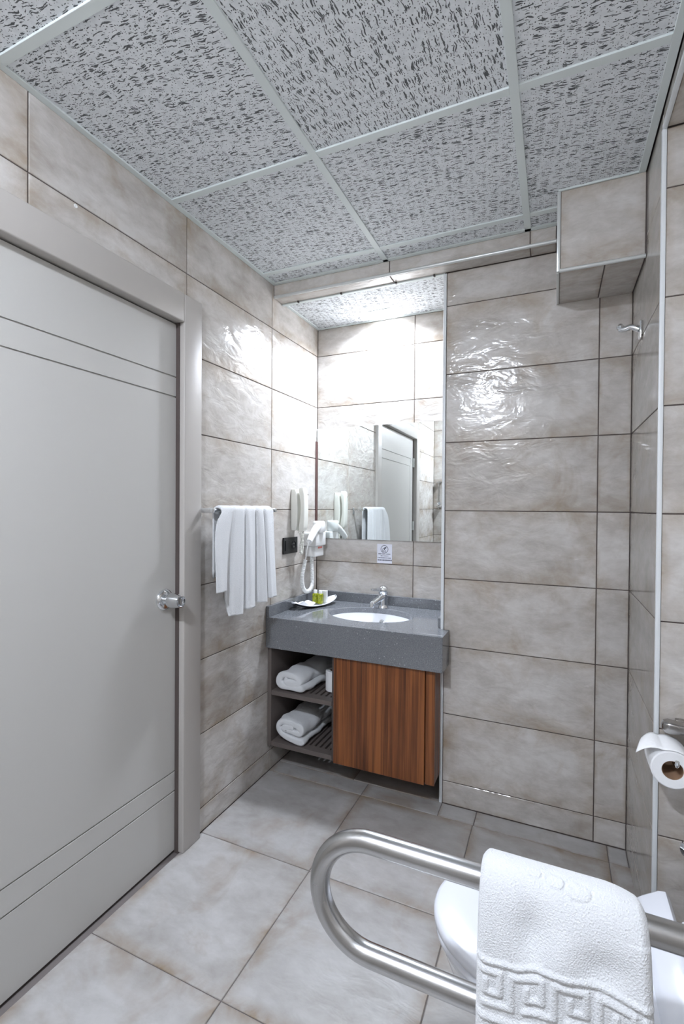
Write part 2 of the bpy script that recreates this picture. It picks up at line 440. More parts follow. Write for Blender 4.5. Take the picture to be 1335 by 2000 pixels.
# alcove ceiling (lower)
ZN = 2.394
for a, b in ((0, .415), (.415, XN)):
    lay(ce, (0, 0, ZN+.002), (1, 0, 0), (0, -1, 0), (0, 0, -1), [a, b], [-DN, -.012], CT_X, .001, .014, .0006, name='ceiling_tile')
MB().box(0, XN+.01, .012, DN+.01, ZN+.018, ZN+.03).build('backing_board', BAR, ce)
bar(0, .016, .0, DN, ZN-.003, ZN+.012, 'wall_angle'); bar(.016, XN, DN-.012, DN, ZN-.003, ZN+.012, 'wall_angle')
bar(.002, XN-.002, -.003, .014, ZN-.014, ZN+.01, 'wall_angle')
for x in (.1, .34, .62, .80):
    MB().box(x-.004, x+.004, -.012, .0, HB-.009, HB, .001).build('screw_clip', DARKIN, ce)

# trims on the tiled corners
def trim(i, mb, mat, label=None):
    o = mb.build('trim_%d' % i, mat, smooth=True); struct(o); return o
trim(1, MB().box(XN-.006, XN+.0075, -.0035, .009, 0, HB-.002, .002, 2), TRIM)
trim(2, MB().box(XR-.0035, XR+.0085, YP-.0035, YP+.009, 0, 2.403, .002, 2), TRIM)
trim(3, MB().box(XR-.0035, XR+.0085, YB, YP-.0035, 2.400, 2.412, .002, 2), TRIM)
trim(4, MB().lathe([(.0075, 0), (.0075, 1.30)], (.002, -.0765, HB+.006), (1, 0, 0), 16), NOSE)
trim(5, MB().box(BX-.0035, BX+.0085, BY-.0035, BY+.009, BZ, ZC-.002, .002, 2), NOSE)
trim(6, MB().lathe([(.0065, 0), (.0065, XR-BX-.008)], (BX+.006, BY+.003, BZ+.004), (1, 0, 0), 16), NOSE)
trim(7, MB().box(BX-.0035, BX+.0065, BY+.009, -.001, BZ-.002, BZ+.009, .002, 2), NOSE)

# ------------------------------------------------------------------ door
FX = .020
dr = MB()
dr.box(-.030, FX, -.7345, -.636, -.001, 2.139, .005, 3)
cas = dr.build('door_1', FRAME, smooth=True)
struct(cas, 'grey beige painted door with frame, closed, left of the towel', None)
MB().box(-.030, FX, -1.805, -.7355, 2.031, 2.139, .005, 3).build('frame_head', FRAME, cas, True)
MB().box(-.0225, FX, -1.915, -1.8065, -.001, 2.139, .005, 3).build('frame_side', FRAME, cas, True)
MB().box(-.10, -.070, -.757, -.737, .001, 2.030, .001).box(-.10, -.0305, -1.812, -1.790, .001, 2.030, .001).build('jamb_lining', FRAME, cas)
leaf = MB().box(-.066, -.024, -1.782, -.7375, .008, 2.028, .001).build('door_leaf', DOOR, cas)
Xd = -.0185; yl, yh = -.7380, -1.782
yA, yB_ = -1.700, -1.672
zt, zt2, zb2, zb = 1.826, 1.750, .314, .238
g = .0022
def plate(pts):
    q = [(-.0238, y, z) for y, z in pts]
    mb = MB().poly(q, (Xd+.0238, 0, 0))
    es = [e for e in mb.bm.edges if all(abs(v.co.x-Xd) < 1e-5 for v in e.verts)]
    bmesh.ops.bevel(mb.bm, geom=es, offset=.0012, segments=1, affect='EDGES')
    return mb.build('door_panel', DOOR, leaf)
plate([(yl, .008), (yl, zb-g), (yA+g-.004, zb-g), (yA+g-.004, zt+g), (yl, zt+g), (yl, 2.027), (yh, 2.027), (yh, .008)])
plate([(yl, zb+g), (yl, zb2-g), (yB_-g, zb2-g), (yB_-g, zt2+g), (yl, zt2+g), (yl, zt-g), (yA+g, zt-g), (yA+g, zb+g)])
plate([(yl, zb2+g), (yl, zt2-g), (yB_+g, zt2-g), (yB_+g, zb2+g)])
KY = -.7955
kn = MB().lathe([(.040, 0), (.040, .003), (.037, .008), (.028, .012), (.0, .012)], (Xd, KY, .985), (1, 0, 0), 48)
kn = kn.build('door_knob', CHROME, cas, True)
MB().lathe([(.016, 0), (.016, .012), (.024, .016), (.0275, .024), (.0275, .036), (.0235, .066), (.0225, .071), (.0195, .072), (.0185, .066), (.0, .066)], (Xd+.010, KY, .985), (1, 0, 0), 48).build('knob_grip', CHROME, kn, True)
MB().box(Xd+.0765, Xd+.084, KY-.0035, KY+.0035, .973, .997, .002).build('thumb_turn', DKCHROME, kn)
for z in (1.79, 1.15, .28):
    MB().cyl((-.010, -1.786, z-.045), (-.010, -1.786, z+.045), .0085, 16).box(-.024, -.016, -1.786, -1.762, z-.043, z+.043).build('hinge', NOSE, cas, True)
MB().box(-.3, -.11, -1.9, -.7, -.05, 2.3).build('wall_corridor', DARKIN)['kind'] = 'structure'

# ------------------------------------------------------------------ lamps
def lamp(p, s, label):
    t = thing('ceiling_light', label, 'ceiling light', (p[0], p[1], p[2]+.006))
    x, y, z = p
    q = s/2
    mb = MB()
    for a in ((x-q-.008, x-q, y-q-.008, y+q+.008), (x+q, x+q+.008, y-q-.008, y+q+.008), (x-q, x+q, y-q-.008, y-q), (x-q, x+q, y+q, y+q+.008)):
        mb.box(a[0], a[1], a[2], a[3], z+.002, z+.0085, .001)
    mb.build('bezel', TRIM, t)
    MB().box(x-q, x+q, y-q, y+q, z+.003, z+.0075).build('diffuser', LAMP, t)
lamp(NICHE_P, .115, 'square recessed lamp glowing in the low ceiling above the washbasin')
t = thing('dome_light', 'glowing dome lamp in the main ceiling behind the viewer, outside the frame', 'ceiling light', (ROOM_P[0], ROOM_P[1], 2.448))
px_, py_, pz_ = ROOM_P
rb_ = math.sqrt(GLOBE_R**2-(GLOBE_R-GLOBE_H)**2); a_ = math.acos((GLOBE_R-GLOBE_H)/GLOBE_R)
MB().lathe([(rb_+.001, 0), (rb_+.014, 0), (rb_+.012, -.006), (rb_+.001, -.007), (rb_+.001, 0)], (px_, py_, 2.4535), (0, 0, 1), 40, False, False).build('bezel', TRIM, t, True)
MB().lathe([(GLOBE_R*math.sin(a_*k/10), GLOBE_R-GLOBE_H-GLOBE_R*math.cos(a_*k/10)) for k in range(11)], (px_, py_, 2.4535), (0, 0, 1), 28, False, True).build('dome', GLOBE, t, True)

# ------------------------------------------------------------------ washbasin counter
ct = thing('vanity_counter', 'thick grey quartz washbasin counter filling the alcove under the mirror', 'counter', (.42, .1, .638))
CT, CB, CF, CXR = .787, .634, -.140, .881
SX, SY, SA, SB = .450, .142, .219, .162
# top plate with an elliptical cut-out
def top_plate():
    mb = MB(); bm = mb.bm; n = 64
    thick = .030
    ell = [(SX+SA*math.cos(2*PI*i/n), SY+SB*math.sin(2*PI*i/n)) for i in range(n)]
    x0, x1, y0, y1 = .002, XN-.008, -.112, DN-.002
    def rect(i):
        c, s = math.cos(2*PI*i/n), math.sin(2*PI*i/n)
        tx = ((x1-SX) if c > 0 else (SX-x0))/max(abs(c), 1e-6); ty = ((y1-SY) if s > 0 else (SY-y0))/max(abs(s), 1e-6)
        t = min(tx, ty); return (SX+c*t, SY+s*t)
    rc = [rect(i) for i in range(n)]
    # pull the nearest ring points onto the corners
    for cx, cy in ((x0, y0), (x1, y0), (x0, y1), (x1, y1)):
        k = min(range(n), key=lambda i: (rc[i][0]-cx)**2+(rc[i][1]-cy)**2); rc[k] = (cx, cy)
    e2 = [(SX+(SA+.004)*math.cos(2*PI*i/n), SY+(SB+.004)*math.sin(2*PI*i/n)) for i in range(n)]
    rings = [[(x, y, CT-thick) for x, y in ell], [(x, y, CT-.004) for x, y in ell], [(x, y, CT) for x, y in e2], [(x, y, CT) for x, y in rc], [(x, y, CT-thick) for x, y in rc], [(x, y, CT-thick) for x, y in ell]]
    mb.loft(rings, False, False)
    bmesh.ops.remove_doubles(bm, verts=bm.verts[:], dist=1e-5)
    return mb
top_plate().build('worktop', QUARTZ, ct)
MB().box(.002, CXR, CF, -.112, CB, CT, .0015).box(XN-.008, CXR, -.112, -.0045, CB, CT, .0).build('apron', QUARTZ, ct)
MB().box(.002, .020, CF+.001, DN-.021, CT+.0005, .840, .001).build('backsplash', QUARTZ, ct)
MB().box(.0205, XN-.023, DN-.021, DN-.002, CT+.0005, .840, .001).build('backsplash', QUARTZ, ct)
MB().box(XN-.022, XN-.0075, .012, DN-.022, CT+.0005, .832, .001).build('backsplash', QUARTZ, ct)
# basin
bs = thing('washbasin', 'white oval undermount washbasin set into the grey counter', 'sink', (SX, SY, .62))
n = 64
prof = [(1.06, CT-.0306), (1.0, CT-.0306), (.985, CT-.040), (.94, CT-.070), (.84, CT-.102), (.62, CT-.127), (.30, CT-.136), (.10, CT-.137)]
mb = MB()
mb.loft([[(SX+SA*s*math.cos(2*PI*i/n), SY+SB*s*math.sin(2*PI*i/n), z) for i in range(n)] for s, z in prof]+
        [[(SX+SA*s*math.cos(2*PI*i/n), SY+SB*s*math.sin(2*PI*i/n), z-.010) for i in range(n)] for s, z in prof[::-1]], False, False)
mb.build('bowl', CERAM, bs, True)
MB().lathe([(.022, 0), (.022, .003), (.015, .004), (.014, .001), (0, .001)], (SX, SY+.0, CT-.138), (0, 0, 1), 28).build('drain', CHROME, bs, True)
MB().lathe([(.013, 0), (.013, .002), (.009, .003), (.0085, .0), (0, 0)], (SX+.01, SY+SB*.925, CT-.072), (0, -.93, .37), 24).build('overflow_ring', CHROME, bs, True)
# faucet
fx, fy = .457, .322
fc = thing('faucet', 'small chrome single lever faucet behind the washbasin', 'faucet', (fx, fy, CT))
MB().lathe([(.028, 0), (.028, .004), (.0255, .007), (.024, .020), (.0225, .055), (.022, .075)], (fx, fy, CT), (0, 0, 1), 36).build('body', CHROME, fc, True)
MB().tube([(fx, fy-.005, CT+.062), (fx-.006, fy-.03, CT+.058), (fx-.018, fy-.065, CT+.047), (fx-.028, fy-.098, CT+.036)], [.019, .0165, .0145, .013], 20).build('spout', CHROME, fc, True)
MB().cyl((fx-.026, fy-.092, CT+.043), (fx-.031, fy-.099, CT+.017), .0125, 20, .0115).build('aerator', CHROME, fc, True)
MB().lathe([(.0235, .0), (.0265, .006), (.0265, .026), (.023, .038), (.014, .045), (.0, .047)], (fx, fy, CT+.0755), (.05, -.12, 1), 36).build('cap', CHROME, fc, True)
mb = MB()
def lev(t, wv, hv): 
    c = Vector((fx, fy, CT+.100))+Vector((-.75, -.66, .02))*t; sd = Vector((.66, -.75, 0))
    return [c-sd*wv+Vector((0, 0, -hv)), c+sd*wv+Vector((0, 0, -hv)), c+sd*wv+Vector((0, 0, hv)), c-sd*wv+Vector((0, 0, hv))]
mb.loft([lev(-.004, .016, .012), lev(.03, .013, .010), lev(.055, .010, .006), lev(.070, .008, .004)])
mb.build('lever', CHROME, fc, True, 60)

# ------------------------------------------------------------------ cabinet
cb = thing('vanity_cabinet', 'wall hung walnut vanity cabinet with open slatted towel shelves on its left', 'cabinet', (.42, 0, .13))
CY = -.120
MB().box(.002, .022, CY, .36, .135, .632, .001).build('side_panel', SHELFM, cb)
MB().box(.356, .366, CY+.004, .36, .135, .632).build('divider_panel', DARKIN, cb)
MB().box(.022, .356, .345, .36, .16, .632).build('back_panel', DARKIN, cb)
MB().box(.366, .842, CY+.019, .36, .131, .632).build('cupboard_body', WALNUT, cb)
MB().box(.3665, .8005, CY, CY+.018, .129, .632, .0008).build('cupboard_door', WALNUT, cb)
MB().box(.8035, .8435, CY+.010, CY+.0185, .129, .632, .0008).build('end_stile', WALNUT, cb)
def shelf(z, nm):
    sh = MB().box(.0225, .3555, CY+.002, CY+.05, z-.022, z, .001).box(.0225, .3555, .30, .344, z-.022, z, .001).box(.0225, .045, CY+.05, .30, z-.022, z).box(.34, .3555, CY+.05, .30, z-.022, z).build('shelf', SHELFM, cb)
    k = .049
    while k+.019 < .34:
        MB().box(k, k+.019, CY+.0505, .2995, z-.020, z-.001, .001).build('slat', SHELFM, sh); k += .0285
shelf(.416, 1); shelf(.160, 2)

# folded bath towels on the shelves
def spiral_towel(name, label, cx, y0, y1, z0, a, b, turns, th, ang0, seed, skew=0, sag=0):
    rnd = random.Random(seed)
    ph = [rnd.uniform(0, 6.28) for _ in range(6)]
    N = 110
    # centre line: flattened spiral running from outside in
    line = []
    for i in range(N):
        s = i/(N-1); t = ang0-s*turns*2*PI
        k = s*turns
        ra = a-th/2-k*th*1.02; rb = b-th/2-k*th*1.0
        ra = max(ra, th*.55); rb = max(rb, th*.30)
        # superellipse for a flat, folded look
        c, q = math.cos(t), math.sin(t)
        ex = .62
        x = ra*math.copysign(abs(c)**ex, c); z = rb*math.copysign(abs(q)**.9, q)
        z += .010*math.sin(x*18+ph[0])*(1-s)
        line.append(Vector((x, 0, z)))
    def ring(y, f, dy):
        L, Rr = [], []
        for i, p in enumerate(line):
            d = (line[min(i+1, N-1)]-line[max(i-1, 0)]).normalized(); nn = Vector((-d.z, 0, d.x))
            h = th/2*f*(.93+.06*math.sin(i*.4+ph[1]+y*30))
            if i < 3: h *= (.35, .7, .9)[i]
            if i > N-4: h *= (.9, .7, .35)[i-(N-3)]
            wob = .0035*math.sin(y*40+i*.13+ph[2])+.002*math.sin(y*90+i*.31+ph[3])
            yy = y+dy*(1+.6*math.sin(i*.09+ph[4]))
            L.append(Vector((cx+p.x+nn.x*(h+wob)+skew*(y-y0), yy, z0+b+p.z+nn.z*(h+wob)-sag*(y-y0)))); Rr.append(Vector((cx+p.x-nn.x*h+skew*(y-y0), yy, z0+b+p.z-nn.z*h-sag*(y-y0))))
        return L+Rr[::-1]
    rings = []
    for f, dy in ((.15, 0), (.55, .0), (.82, .003), (.97, .008)):
        rings.append(ring(y0+dy, f, .004))
    M_ = 16
    for k in range(1, M_):
        rings.append(ring(y0+.012+(y1-y0-.024)*k/M_, 1, .004*(1-k/M_)))
    for f, dy in ((.97, .008), (.7, .002), (.15, 0)): rings.append(ring(y1-dy, f, 0))
    mb = MB(); bm = mb.bm
    mb.loft(rings, False, False)
    nn2 = 2*N; bm.verts.ensure_lookup_table()
    for base, fl_ in ((0, False), ((len(rings)-1)*nn2, True)):
        for i in range(N-1):
            q = [base+i, base+i+1, base+nn2-2-i, base+nn2-1-i]
            if fl_: q = q[::-1]
            try: bm.faces.new([bm.verts[k] for k in q])
            except ValueError: pass
    o = mb.build(name, TERRY, None, True, 0)
    zmin = min(v.co.z for v in o.data.vertices)
    for v in o.data.vertices: v.co.z += z0-zmin+.0008
    return tag(o, label, 'towel', 'folded bath towels in the vanity shelves')
spiral_towel('folded_towel', 'thick white bath towel rolled flat on the upper slatted shelf', .122, -.112, .22, .416, .098, .066, 1.55, .038, -.5, 3, .13)
spiral_towel('folded_towel', 'white bath towel rolled flat on the lower slatted shelf', .128, -.112, .26, .160, .103, .066, 1.7, .034, -.7, 11, .04)

# toilet roll standing on the upper shelf
def roll_mesh(mb, c, ax, r, ri, h):
    return mb.lathe([(ri, 0), (r-.003, 0), (r, .003), (r, h-.003), (r-.003, h), (ri, h), (ri, 0)], c, ax, 40, False, False)
sr = thing('toilet_roll', 'spare white toilet roll standing on the upper shelf beside the cupboard', 'toilet paper', (.306, .02, .416))
roll_mesh(MB(), (.306, .02, .417), (0, 0, 1), .044, .021, .10).build('paper', PAPER, sr, True)
MB().lathe([(.0205, 0), (.0205, .098), (.0195, .098), (.0195, 0), (.0205, 0)], (.306, .02, .4175), (0, 0, 1), 30, False, False).build('core', CARDB, sr, True)

# ------------------------------------------------------------------ mirror
mr = thing('mirror', 'frameless rectangular wall mirror above the washbasin', 'mirror', (.42, .40, 1.15))
MB().box(.0065, XN-.010, .400, .4045, 1.150, 1.800).build('mirror_glass', GLASSM, mr)
MB().box(.0065, XN-.010, .4046, .411, 1.152, 1.798).build('backing', DARKIN, mr)
MB().box(.0012, .0062, .388, .411, 1.165, 1.725, .001).build('edge_strip', RUST, mr)['label'] = 'brown stained left edge strip'

# sticker below the mirror
st = thing('notice_sticker', 'small white no litter notice sticker on the tiles under the mirror', 'sticker', (.431, DN-.001, 1.02))
ys_ = DN-.0012
MB().box(.387, .4755, ys_-.0006, DN-.0004, 1.019, 1.1275).build('sheet', plain('sticker_white', srgb(222, 224, 235), .6), st)
mb = MB()
def flat_ring(mb, cx, cz, r0, r1, y, n=40, a0=0, a1=2*PI, sx=1):
    for i in range(n):
        t0, t1 = a0+(a1-a0)*i/n, a0+(a1-a0)*(i+1)/n
        mb._add([(cx+sx*r*math.cos(t), y, cz+r*math.sin(t)) for r, t in ((r0, t0), (r1, t0), (r1, t1), (r0, t1))], [(0, 1, 2, 3)])
yi = ys_-.0009
flat_ring(mb, .431, 1.0985, .0195, .0222, yi)
flat_ring(mb, .4265, 1.0945, .0085, .0108, yi, 24, .6, 5.6, .75)
mb._add([(.4275, yi, 1.1035), (.4425, yi, 1.1035), (.4345, yi, 1.1125)], [(0, 1, 2)])
mb._add([(.4405, yi, 1.0800), (.4425, yi, 1.0815), (.4270, yi, 1.1060), (.4250, yi, 1.1045)], [(0, 1, 2, 3)])
mb._add([(.416, yi, 1.0845), (.4175, yi, 1.083), (.4455, yi, 1.1110), (.4440, yi, 1.1125)], [(0, 1, 2, 3)])
mb.build('pictogram', INKM, st)
mb = MB(); rr = random.Random(5)
for zc, x0, x1, hh in ((1.0715, .394, .466, .0022), (1.0605, .408, .452, .0022), (1.0495, .391, .469, .0024), (1.0365, .391, .470, .0038)):
    x = x0
    while x < x1:
        wv = rr.uniform(.0022, .0048); hh2 = hh*rr.uniform(.75, 1.1)
        mb._add([(x, yi, zc-hh2), (x+wv, yi, zc-hh2), (x+wv, yi, zc+hh2), (x, yi, zc+hh2)], [(0, 1, 2, 3)])
        x += wv+rr.choice((.0009, .0009, .0012, .003))
mb.build('small_print', INKM, st)

# ------------------------------------------------------------------ socket, phone, dryer on the left wall
sk = thing('wall_socket', 'black double wall plate with switch and socket beneath the telephone', 'socket', (.002, .09, 1.125))
MB().box(.0005, .009, .016, .164, 1.083, 1.170, .002, 2).build('plate', BLACK, sk)
MB().box(.009, .0125, .031, .078, 1.100, 1.153, .0015, 2).build('rocker_switch', BLACK, sk)
MB().lathe([(.023, 0), (.0215, .003), (.019, .003), (.0185, .0005), (0, .0005)], (.009, .122, 1.127), (1, 0, 0), 30).build('outlet', BLACK, sk, True)
for dz in (-.009, .009): MB().cyl((.0095, .122, 1.127+dz), (.0105, .122, 1.127+dz), .0028, 12).build('contact', NOSE, sk)

ph = thing('wall_telephone', 'ivory wall telephone with its handset hung up, beside the mirror', 'telephone', (.0, .125, 1.205))
def rrect(cx, cy, z, hx, hy, r, n=5):
    pts = []
    for (sx, sy, a0) in ((1, 1, 0), (-1, 1, PI/2), (-1, -1, PI), (1, -1, 1.5*PI)):
        for i in range(n+1):
            a = a0+PI/2*i/n; pts.append((cx+sx*(hx-r)+r*math.cos(a), cy+sy*(hy-r)+r*math.sin(a), z))
    return pts
rg = []
for t in [i/14 for i in range(15)]:
    z = 1.207+(1.428-1.207)*t; e = math.sin(PI*min(max(t, .0), 1))**.22 if 0 < t < 1 else .25
    hx = .021*(.55+.45*e); rg.append(rrect(.001+hx, .124, z, hx, .027*(.75+.25*e), .007))
MB().loft(rg).build('base', PHONEW, ph, True)
rg = []
for i in range(21):
    t = i/20; z = 1.204+(1.436-1.204)*t
    e = (math.sin(PI*t)**.25 if 0 < t < 1 else .2)
    bow = .010*(math.sin(PI*t))**1.2
    hx = (.0195-.0075*math.sin(PI*t)**1.5)*(.5+.5*e)
    rg.append(rrect(.0605+bow, .128, z, hx, .026*(.72+.28*e), .008*(.5+.5*e)))
MB().loft(rg).build('handset', PHONEW, ph, True)
MB().box(.0895, .0905, .126, .134, 1.398, 1.402).build('maker_mark', DKCHROME, ph)
def coil(path, R, r, turns, nper=14, n=6, steps=None):
    P = [Vector(p) for p in path]
    # resample by arc length
    seg = [0]
    for a, b in zip(P[:-1], P[1:]): seg.append(seg[-1]+(b-a).length)
    def at(s):
        for i in range(len(P)-1):
            if s <= seg[i+1] or i == len(P)-2:
                return P[i].lerp(P[i+1], (s-seg[i])/(seg[i+1]-seg[i])), (P[i+1]-P[i]).normalized()
    N = int(turns*nper); out = []; a = None
    for k in range(N+1):
        p, t = at(seg[-1]*k/N)
        a = t.orthogonal().normalized() if a is None else (a-t*a.dot(t)).normalized()
        b = t.cross(a); th = 2*PI*k/nper
        out.append(p+(a*math.cos(th)+b*math.sin(th))*R)
    return out
def smooth(pts, k=3):
    P = [Vector(p) for p in pts]
    for _ in range(k):
        Q = [P[0]]
        for a, b in zip(P[:-1], P[1:]): Q += [a.lerp(b, .25), a.lerp(b, .75)]
        P = Q+[P[-1]]
    return P
pc = smooth([(.062, .125, 1.205), (.060, .128, 1.17), (.050, .120, 1.12), (.045, .135, 1.075), (.045, .155, 1.085), (.045, .155, 1.14), (.040, .150, 1.18), (.030, .135, 1.203)])
MB().tube(coil(pc, .0062, .002, 34), .0021, 6).build('coiled_cord', PHONEW, ph, True)

hd = thing('hair_dryer', 'white wall mounted hair dryer resting on its holder beside the mirror', 'hair dryer', (0, .31, 1.05))
hb = MB().box(.001, .082, .245, .372, 1.112, 1.188, .006, 3).build('holder', PLASTIC, hd, True)
MB().box(.001, .070, .262, .368, 1.050, 1.1115, .006, 3).build('lower_housing', PLASTIC, hd, True)
MB().box(.0702, .0708, .292, .345, 1.096, 1.106).build('red_mark', RED, hd)
MB().lathe([(.031, 0), (.0345, .008), (.036, .030), (.036, .055), (.033, .062), (.026, .066), (.024, .063), (.0, .063)], (.068, .308, 1.188), (0, 0, 1), 36).build('barrel', PLASTIC, hd, True)
hp = smooth([(.068, .300, 1.222), (.074, .255, 1.212), (.082, .20, 1.178), (.086, .155, 1.145)], 2)
MB().tube(hp, [.024-.008*i/(len(hp)-1) for i in range(len(hp))], 20).build('handle', PLASTIC, hd, True)
c1 = smooth([(.086, .155, 1.148), (.083, .140, 1.115), (.072, .150, 1.075), (.062, .158, 1.045)])
MB().tube(c1, .0034, 8).build('plain_cord', PLASTIC, hd, True)
c2 = smooth([(.062, .158, 1.045), (.058, .145, 1.0), (.056, .130, .955), (.056, .133, .905), (.056, .165, .868), (.056, .215, .862), (.054, .255, .885), (.050, .262, .925), (.046, .262, .985), (.040, .275, 1.052)])
MB().tube(coil(c2, .0085, .003, 60, 12), .0032, 6).build('coiled_cord', PLASTIC, hd, True)

# ------------------------------------------------------------------ towel bar and towel
tb = thing('towel_bar', 'chrome towel bar on the tiled wall beside the door frame', 'towel bar', (0, -.4, 1.31))
TBX, TBZ = .070, 1.318
MB().cyl((TBX, -.640, TBZ), (TBX, -.168, TBZ), .0062, 20).build('bar', CHROME, tb, True)
for y in (-.634, -.176):
    b_ = MB().box(.0005, .007, y-.013, y+.013, TBZ-.034, TBZ+.014, .002, 2).build('bracket', CHROME, tb, True)
    MB().box(.007, TBX+.010, y-.007, y+.007, TBZ-.010, TBZ+.010, .002, 2).build('arm', CHROME, b_, True)

def hang_towel():
    # strips: (top y0,y1, bottom y0,y1, bottom z, offset)
    ks = [0.0, .20, .225, .40, .44, .62, .66, .79, .82, 1.0]
    yb = [-.662, -.578, -.556, -.482, -.458, -.362, -.352, -.290, -.284, -.203]
    zb_ = [.998, .993, .885, .880, .897, .889, .905, .897, .915, .908]
    def interp(xs, ysv, t):
        for a in range(len(xs)-1):
            if t <= xs[a+1]: return ysv[a]+(ysv[a+1]-ysv[a])*(t-xs[a])/(xs[a+1]-xs[a])
        return ysv[-1]
    grooves = [(.212, .020, 1.2), (.425, .030, .8), (.64, .030, .9), (.805, .026, 1.3)]
    ytop0, ytop1 = -.604, -.228
    nv = 90
    Rb = .019
    def f(u, v):
        # v: 0 front hem .. .80 bar top .. 1 back hem
        zbm = interp(ks, zb_, u); ybm = interp(ks, yb, u); yt = ytop0+(ytop1-ytop0)*u
        xf = TBX+Rb; ztop = TBZ
        gro = 0
        for gi, (g0, wv, st_) in enumerate(grooves):
            gro += math.exp(-((u-g0)/wv)**2)*(.45 if gi == 0 else 1)
        if v < .78:
            t = v/.78                       # 0 hem ,1 bar
            z = zbm+(ztop-zbm)*t; y = ybm+(yt-ybm)*t**(.8+5*max(0, 1-u/.32))
            dep = (1-t)**.6
            x = xf+.004+.010*dep*(math.sin(u*2*PI*2.6+.8)+.4)-gro*(.006+.026*dep)+.004*math.sin(u*40+t*3)*dep*.4
            # folded strips curl outward toward the bottom
            x += .012*dep
        elif v < .90:
            a = PI*(v-.78)/.12
            x = TBX+Rb*math.cos(a)+.004*(math.cos(a) > 0)*math.cos(a)-gro*.006*max(math.cos(a), 0); z = ztop+(Rb-.002)*math.sin(a)-.003*gro*math.sin(a); y = yt
        else:
            t = (v-.90)/.10
            x = TBX-Rb; z = ztop-t*.27; y = yt
        # round the end folds of the towel at the bar
        e = min(u, 1-u)
        if e < .04 and v > .7: z -= (1-e/.04)**2*.006
        return Vector((max(x, .030), y, z))
    mb = MB(); mb.grid(f, 150, nv)
    o = mb.build('hand_towel', TERRY, None, True, 0)
    so = o.modifiers.new('thick', 'SOLIDIFY'); so.thickness = .007; so.offset = 0
    return tag(o, 'white towel draped in pleats over the wall towel bar beside the door', 'towel')
hang_towel()

# ------------------------------------------------------------------ tray and toiletries
tr = thing('soap_tray', 'narrow white ceramic tray with a dark rim base, left corner of the counter', 'tray', (.105, .20, CT))
A, Bv = Vector((.044, .050)), Vector((.163, .335))
ax = (Bv-A); Ltr = ax.length; ax.normalize(); sd = Vector((-ax.y, ax.x))
def tray(dz, inset, th):
    def f(u, v):
        s = u*2-1; wv = (.048-inset)*(1-abs(s)**2.6)**.55 if abs(s) < 1 else 0
        q = (v*2-1)*wv
        p = (A+Bv)/2+ax*(s*(Ltr/2-inset))+sd*q
        z = CT+dz+.030*abs(s)**2.4+.008*(abs(v*2-1)**2)
        return Vector((p.x, p.y, z))
    return f
o = MB().grid(tray(.0065, 0, 0), 40, 10).build('dish', CERAM, tr, True); so = o.modifiers.new('t', 'SOLIDIFY'); so.thickness = .004; so.offset = 1
o = MB().grid(tray(.0034, -.0008, 0), 40, 10).build('dark_underside', BLACK, tr, True); so = o.modifiers.new('t', 'SOLIDIFY'); so.thickness = .003; so.offset = 0
GREENL = M('green_label', rough=.25); v = GREENL.objvec(False)
nn = GREENL.noise(v, 130, 2, .6)
GREENL.l(GREENL.ramp(nn, [(.38, srgb(96, 112, 14)), (.5, srgb(168, 172, 24)), (.62, srgb(126, 140, 20))]), GREENL.b.inputs['Base Color'])
TEAL = plain('teal_print', srgb(60, 165, 150), .5)
def bottle(px, py, label):
    t = thing('toiletry_bottle', label, 'bottle', (px, py, CT+.0125), 'toiletries on the tray')
    MB().loft([rrect(px, py, CT+.0125+h, s, s, .004) for s, h in ((.0115, 0), (.0135, .002), (.0135, .052), (.010, .056))]).build('bottle_body', GREENL.m, t, True)
    MB().lathe([(.0105, .056), (.0105, .072), (.0095, .074), (0, .074)], (px, py, CT+.0125), (0, 0, 1), 24).build('cap', PLASTIC, t, True)
def P2(s, q): return (A+Bv)/2+ax*s+sd*q
p = P2(.030, -.012); bottle(p.x, p.y, 'small green toiletry bottle with white cap, nearer the basin on the tray')
p = P2(.018, .016); bottle(p.x, p.y, 'small green toiletry bottle with white cap, nearer the wall on the tray')
p = P2(.064, -.002)
t = thing('toiletry_carton', 'small white carton with a teal stripe standing behind the green bottles', 'box', (p.x, p.y, CT+.0125), 'toiletries on the tray')
MB().box(p.x-.013, p.x+.019, p.y-.010, p.y+.012, CT+.013, CT+.080, .001).build('carton', PLASTIC, t)
MB().box(p.x-.0115, p.x-.003, p.y-.0106, p.y-.0101, CT+.014, CT+.062).build('teal_stripe', TEAL, t)
# folded wrapped napkin
def nap(u, v):
    s = -.125+.115*u; q = (v-.5)*.05*(1-.4*abs(u-.5))
    pp = P2(s, q); z = CT+.016+.022*(max(0, .5-u))**1.2+.010*math.sin(u*7)*math.cos(v*5)+.006*math.sin(v*9+u*4)
    return Vector((pp.x, pp.y, z+.004))
o = MB().grid(nap, 24, 14).build('paper_napkin', PAPER, None, True, 0); so = o.modifiers.new('t', 'SOLIDIFY'); so.thickness = .003; so.offset = 1
tag(o, 'crumpled white wrapped soap packet at the front end of the tray', 'soap packet')

